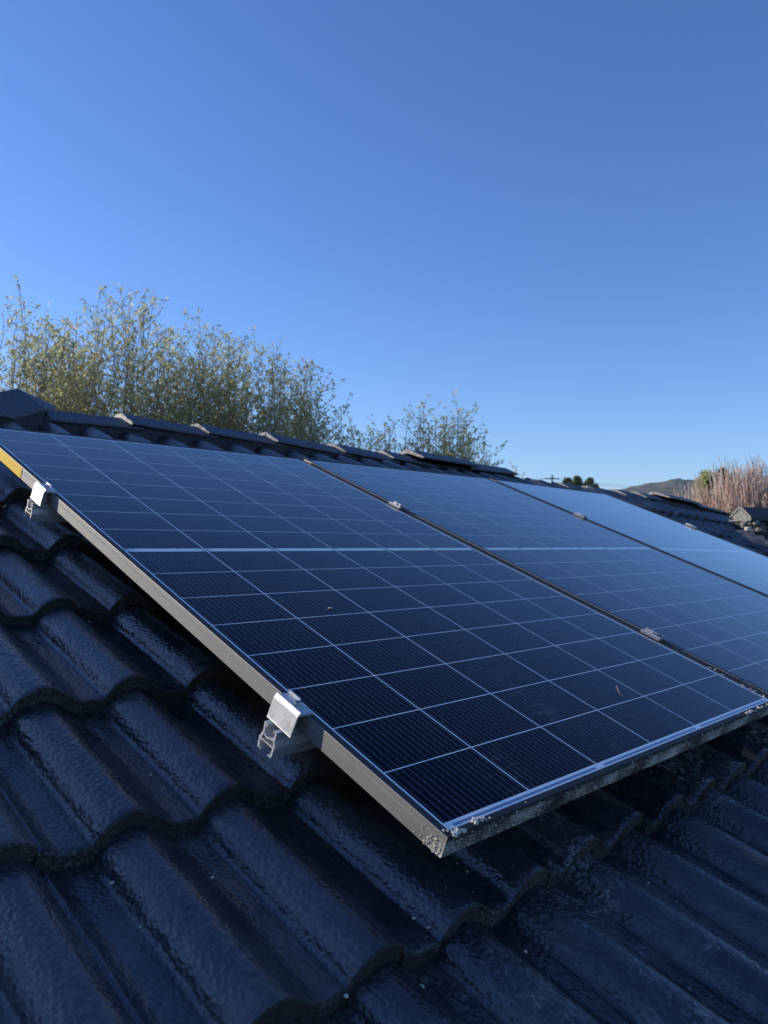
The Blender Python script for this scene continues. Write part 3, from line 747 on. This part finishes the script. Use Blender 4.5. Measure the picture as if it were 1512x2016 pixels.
ML5 = mat_leaf('red_bud_leaves', (.50, .37, .26), (.66, .52, .40), (.55, .28, .17), trans=.3)
def mat_twig():
    t = NT('pale_twigs'); gm = t.n('ShaderNodeNewGeometry'); r = gm.outputs['Random Per Island']
    c = t.mix(r, (.74, .60, .48), (.52, .39, .30)); c = t.mix(t.ramp(r, .86, .9), c, (.46, .22, .14))
    return t.set(Base_Color=c, Roughness=.8)
MBARK = mat_flat('grey_bark', (.22, .19, .15), .9, sc=30); MTWIG = mat_twig()
def broad_tree(label, px, D, top_py, width, nst, ml, seed, twig_gap=.100, leaf=.055, per=3, lowcut=2.6, group=None, name='leafy_tree', lean=0., twl=(.20, .60), shape=1., cat='tree', spire=.78):
    r = random.Random(seed); width *= 1.8; nst = int(nst*1.55)
    T = at(px, top_py, D); base = Vector((T.x, T.y, 0)); H = T.z
    root = thing(name, label, cat, base, group=group)
    tb = MB(); P = []; Dd = []
    tb.tube([(0, 0, -.1), (0, 0, .5)], [.11, .09], 8)
    def leaves(c, d):
        for _ in range(per):
            P.append((c.x+r.gauss(0, .016), c.y+r.gauss(0, .016), c.z+r.gauss(0, .016))); Dd.append((d.x*.7+r.uniform(-.7, .7), d.y*.7+r.uniform(-.7, .7), d.z*.5+r.uniform(-.3, .6)))
    Rw = width*.5; nmain = max(3, nst//4)
    for s in range(nmain):
        az = 2*PI*(s+r.random())/nmain; q = Rw*r.uniform(.2, .75); hs = H*r.uniform(.52, .76)
        S0 = Vector((math.cos(az)*.08, math.sin(az)*.08, .3)); S1 = Vector((math.cos(az)*q*.6, math.sin(az)*q*.6, hs))
        mid = S0.lerp(S1, .5)+Vector((r.uniform(-.08, .08), r.uniform(-.08, .08), 0))
        tb.tube([S0, mid, S1], [.05, .035, .022], 5, False)
        for j in range(6):
            a2 = az+r.gauss(0, 1.1); q2 = Rw*min(1., abs(r.gauss(.62, .33))) if (s or j) else 0.
            hh = H*(1-(q2/Rw)**2*(1-spire))*(1-.15*r.random()**1.6) if (s or j) else H
            E = Vector((math.cos(a2)*q2, math.sin(a2)*q2, hh)); t0 = r.uniform(.5, 1.); B0 = mid.lerp(S1, t0)
            # bend outward first, then upward, with a slight waver
            K1 = B0.lerp(E, .4)+Vector((math.cos(a2), math.sin(a2), 0))*q2*.22; wv = [r.uniform(-.07, .07) for _ in range(2)]
            def br(t): return B0*(1-t)**2+K1*(2*t*(1-t))+E*t*t+Vector((wv[0]*math.sin(t*9), wv[1]*math.sin(t*8), 0))*min(1, 3*(1-t)+.15)
            tb.tube([br(i/9) for i in range(10)], [.010*(1-i/10)+.002 for i in range(10)], 4, False)
            Lb = (E-B0).length; t = max(0., (lowcut-B0.z)/max(.1, hh-B0.z))
            while t < 1.:
                p = br(t); tan = (br(min(1, t+.02))-p)
                if tan.length < 1e-6: tan = Vector((0, 0, 1))
                tan.normalize(); rem = (1-t)*Lb
                ln = r.uniform(*twl)*(.45+.55*min(1., rem/.7))*shape
                a3 = r.uniform(0, 2*PI); d = (tan*r.uniform(.05, .85)+Vector((math.cos(a3), math.sin(a3), .15))*.9).normalized()
                e = p+d*ln+Vector((0, 0, ln*.18))
                tb.tube([p, p+d*ln*.5, e], [.0036, .0026, .0014], 3, False)
                qq = r.uniform(.1, .3)*ln
                while qq < ln:
                    leaves(p+d*qq+Vector((0, 0, qq/ln*ln*.18)), d); qq += leaf*r.uniform(1.2, 2.9)
                leaves(e, d)
                if r.random() < .4: leaves(e+Vector((0, 0, .03)), d)
                t += twig_gap*r.uniform(.6, 1.4)/Lb
            leaves(E, Vector((0, 0, 1)))
    tb.build('trunk', MBARK, root)
    leaf_mesh('crown', P, Dd, leaf, ml, root, seed)
    return root, len(P)
tot = 0
G1 = 'leafy trees in a row behind the ridge'
for a in [
    ('sparse tall tree at the left edge, rising behind the junction cap', 38, 11.5, 560, 1.25, 17, ML1, 1),
    ('olive tree with low rounded top, second from the left edge', 150, 12.5, 612, 1.35, 20, ML2, 2),
    ('tree with the tallest thin leader behind the second and third ridge caps', 238, 11.8, 566, 1.5, 24, ML1, 3),
    ('yellowish tree right of the tallest leader, reaching half as high', 318, 12.8, 640, 1.1, 17, ML2, 4),
    ('upright grey green tree in the middle of the tree row', 392, 12.0, 630, 1.1, 19, ML1, 5),
    ('short tree half hidden between the left edge tree and the low topped one', 98, 12.9, 628, 1.0, 12, ML1, 31),
    ('short tree in the notch right of the grey green one', 448, 12.9, 658, .9, 12, ML2, 32),
    ('low tree filling the gap before the last narrow tree', 560, 12.8, 720, .9, 13, ML1, 33),
    ('dense dark green tree right of the row middle with a bushy top', 502, 12.3, 660, 1.5, 30, ML1, 6),
    ('narrow tree ending the row on the right, stepping down to the ridge', 606, 11.9, 714, 1.1, 17, ML1, 7)]:
    o, n = broad_tree(*a[:6], a[6], a[7], group=G1); tot += n
o, n = broad_tree('low yellow green bush filling the dip right of the tree row', 690, 12.6, 826, 1.2, 18, ML2, 8, name='leafy_bush', cat='bush', group='bushes peeking over the ridge'); tot += n
o, n = broad_tree('separate bright yellow green tree standing alone behind the ridge end', 826, 10.6, 799, 1.5, 42, ML2, 9, leaf=.05, spire=.72, group=G1); tot += n
o, n = broad_tree('drooping right hand companion of the lone yellow green tree', 902, 10.8, 808, .75, 20, ML2, 10, leaf=.05, spire=.82, group=G1); tot += n
o, n = broad_tree('low left shoulder bush of the lone yellow green tree', 758, 11.2, 838, .9, 16, ML2, 14, name='leafy_bush', cat='bush', group='bushes peeking over the ridge')
o, n = broad_tree('thin leafy sprig just right of the dark ridge end', 1017, 12.5, 924, .5, 4, ML1, 12, twig_gap=.12, name='leafy_bush', cat='bush', group='bushes peeking over the ridge'); tot += n
print('leaves', tot)

def conifer(label, px, D, top, w, seed):
    T = at(px, top, D); root = thing('conifer', label, 'tree', (T.x, T.y, 0), group='distant conifers beyond the ridge')
    r = random.Random(seed); H = T.z; b = MB(); b.tube([(0, 0, 0), (0, 0, H*.97)], [.22, .03], 6); P = []; Dd = []
    z = 1.5
    while z < H:
        L = w*(.08+.92*min(1., (H-z)/1.6))*r.uniform(.45, 1.25)
        for k in range(7):
            a = r.uniform(0, 2*PI); d = Vector((math.cos(a), math.sin(a), .55)); e = Vector((0, 0, z))+d*L
            b.tube([(0, 0, z), tuple(e)], [.03, .01], 3, False)
            for q in range(60):
                c = Vector((0, 0, z))+d*L*r.uniform(.25, 1.05); P.append(tuple(c+Vector((r.gauss(0, .07), r.gauss(0, .07), r.gauss(0, .07))))); Dd.append((d.x, d.y, .9))
        z += .28
    b.build('trunk', MBARK, root); leaf_mesh('crown', P, Dd, .17, ML3, root, seed, .35)
conifer('left of the two close dark conifers on the skyline', 1118, 70, 942, 0.85, 1)
conifer('taller right one of the two close dark conifers on the skyline', 1136, 68, 938, 1.0, 2)
conifer('separate dark conifer right of the close pair', 1161, 70, 946, 0.8, 3)
conifer('low dark conifer top, rightmost of the skyline conifers', 1172, 74, 957, 0.8, 4)

def round_tree(label, px, D, top, w, hgt, ml, seed, n=9000, leaf=.16, name='round_tree', group=None):
    T = at(px, top, D); root = thing(name, label, 'tree', (T.x, T.y, 0), group=group); H = T.z; r = random.Random(seed)
    b = MB(); b.tube([(0, 0, 0), (0, 0, H-hgt*.6)], [.2, .1], 7); P = []; Dd = []
    clumps = []
    for k in range(46):
        a = r.uniform(0, 2*PI); cz = r.uniform(-1, 1); s = math.sqrt(1-cz*cz); q = r.uniform(.55, .92)
        c = Vector((math.cos(a)*s*w*.5*q, math.sin(a)*s*w*.5*q, H-hgt*.5+cz*hgt*.5*q*.95)); clumps.append(c)
        b.tube([(0, 0, H-hgt*.75), tuple(c)], [.05, .015], 4, False)
    for k in range(n):
        c = r.choice(clumps); g = w*.085; d = Vector((r.gauss(0, g), r.gauss(0, g), r.gauss(0, g*.8)))
        P.append(tuple(c+d)); Dd.append((d.x/g*.4, d.y/g*.4, d.z/g*.4+.4))
    b.build('trunk', MBARK, root); leaf_mesh('crown', P, Dd, leaf, ml, root, seed, .5)
round_tree('green round topped tree, left of the two behind the bare shrubs', 1392, 30, 926, .85, 1.7, ML1, 1, n=5000, leaf=.11, group='round trees behind the bare shrubs')
round_tree('rusty tinged round tree, right of the two behind the bare shrubs', 1427, 29, 921, .85, 1.9, ML4, 2, n=5000, leaf=.11, group='round trees behind the bare shrubs')
G2 = 'low trees on the far skyline'
for k, (px, top, w, lab) in enumerate(((1206, 967, 9, 'low dark far tree just right of the conifers'), (1228, 966, 8, 'low far tree where the hill begins'), (1182, 969, 9, 'low far tree behind the rightmost conifer'))):
    round_tree(lab, px, 260, top, w, 7, ML3, 20+k, 2600, .7, 'far_tree', G2)

def bare_shrub(label, px, D, top, w, n, seed, red=.3):
    T = at(px, top, D); root = thing('bare_shrub', label, 'shrub', (T.x, T.y, 0), group='bare winter shrubs at the right')
    r = random.Random(seed); H = T.z; b = MB(); P = []; Dd = []
    for k in range(n):
        a = r.uniform(0, 2*PI); q = w*.5*math.sqrt(r.random()); h = H*(1-.03*(q/(w*.5))**2-.13*r.random()**.8)
        ex, ey = math.cos(a)*q, math.sin(a)*q; w1, w2, ph = r.gauss(0, .14), r.gauss(0, .14), r.uniform(0, 6)
        l1, l2 = r.gauss(0, .35), r.gauss(0, .35)
        def stem(t): return Vector((ex*(.35+.65*t)+w1*math.sin(t*6+ph)+l1*(t-.6), ey*(.35+.65*t)+w2*math.sin(t*5+ph)+l2*(t-.6), h*t))
        b.tube([stem(i/7) for i in range(8)], [.012*(1-i/8.5)+.003 for i in range(8)], 4, False)
        for j in range(22):
            t = r.uniform(.45, .98); p = stem(t); az = r.uniform(0, 2*PI); ln = r.uniform(.2, .75)*(1.3-t)
            e = p+Vector((math.cos(az)*.32, math.sin(az)*.32, 1))*ln; b.tube([p, (p+e)/2+Vector((.01, 0, 0)), e], [.005, .0035, .002], 3, False)
            if r.random() < red+.25 and t < .9:
                for _ in range(7):
                    c = p.lerp(e, r.random()); P.append(tuple(c)); Dd.append((r.uniform(-1, 1), r.uniform(-1, 1), 1))
    b.build('stems', MTWIG, root)
    leaf_mesh('buds', P, Dd, .055, ML5, root, seed, .5)
bare_shrub('tan bare shrub in front of the two round trees', 1412, 14.5, 944, 1.25, 420, 1)
bare_shrub('tall thin stemmed bare shrub nearest the right edge', 1492, 14.0, 893, 1.5, 420, 2)
bare_shrub('low reddish bare shrub at the left end of the bare thicket', 1386, 15.5, 954, .55, 130, 3, .6)
bare_shrub('bare shrub beyond the right edge of the thicket', 1590, 14.2, 900, 1.4, 260, 4)
bare_shrub('small sparse reddish bare shrub left of the thicket before the hill', 1343, 17, 963, .35, 18, 5, .9)

# far building and power line seen over the ridge
def far_bits():
    P = at(1092, 955, 120); bld = thing('far_shed', 'far white roofed building with a red patch on the skyline', 'building', (P.x, P.y, 0))
    hz = at(1092, 949, 120).z; sd = Vector((RX.x, RX.y, 0)).normalized(); an = math.atan2(sd.y, sd.x)
    bld.rotation_euler = (0, 0, an)
    b = MB(); b.box(-1.6, 2., 0, 5, 0, hz-.9); b.build('wall', mat_flat('pale_wall', (.55, .55, .53)), bld)
    b = MB(); b.prism([(-.4, hz-.9), (2.5, hz), (5.4, hz-.9), (5.3, hz-1.), (2.5, hz-.1), (-.3, hz-1.)], -1.9, 2.3, lambda p, t: (t, p[0], p[1])); b.build('roof', mat_flat('white_metal_roof', (.8, .82, .85), .4), bld)
    b = MB(); b.box(-2.7, -1.65, 1, 4, 0, hz-.5); b.build('red_annex', mat_flat('red_cladding', (.45, .08, .07)), bld)
    q = at(1087, 935, 110); pole = thing('power_pole', 'thin power pole with crossarm and wires on the far skyline', 'pole', (q.x, q.y, 0), (0, 0, an))
    b = MB(); b.tube([(0, 0, 0), (0, 0, q.z)], [.16, .12], 8); b.build('post', MBARK, pole)
    b = MB(); b.box(-1., 1., -.07, .07, q.z-.6, q.z-.45); b.build('crossarm', MBARK, pole)
    b = MB()
    for off in (-.9, .9):
        for sg in (-1, 1):
            L = 42*sg; b.tube([(off*.2+L*k/12, off*8*k/12, q.z-.42-3.*(k/12)*(1-k/12)*1.6-.9*(k/12)) for k in range(13)], .022, 4)
    b.build('wire', mat_flat('dark_wire', (.05, .05, .05)), pole)
far_bits()

# the air between here and the hill
t = NT('thin_air_haze'); t.t.nodes.remove(t.bsdf)
pv = t.n('ShaderNodeVolumePrincipled'); pv.inputs['Color'].default_value = (.80, .88, 1, 1); pv.inputs['Density'].default_value = .00012; pv.inputs['Anisotropy'].default_value = .2
t.t.links.new(pv.outputs[0], t.out.inputs['Volume'])
b = MB(); b.box(-2420, 2420, -2420, 2420, -3., 150.); hz = b.build('haze', t.m); tag(hz, kind='stuff')
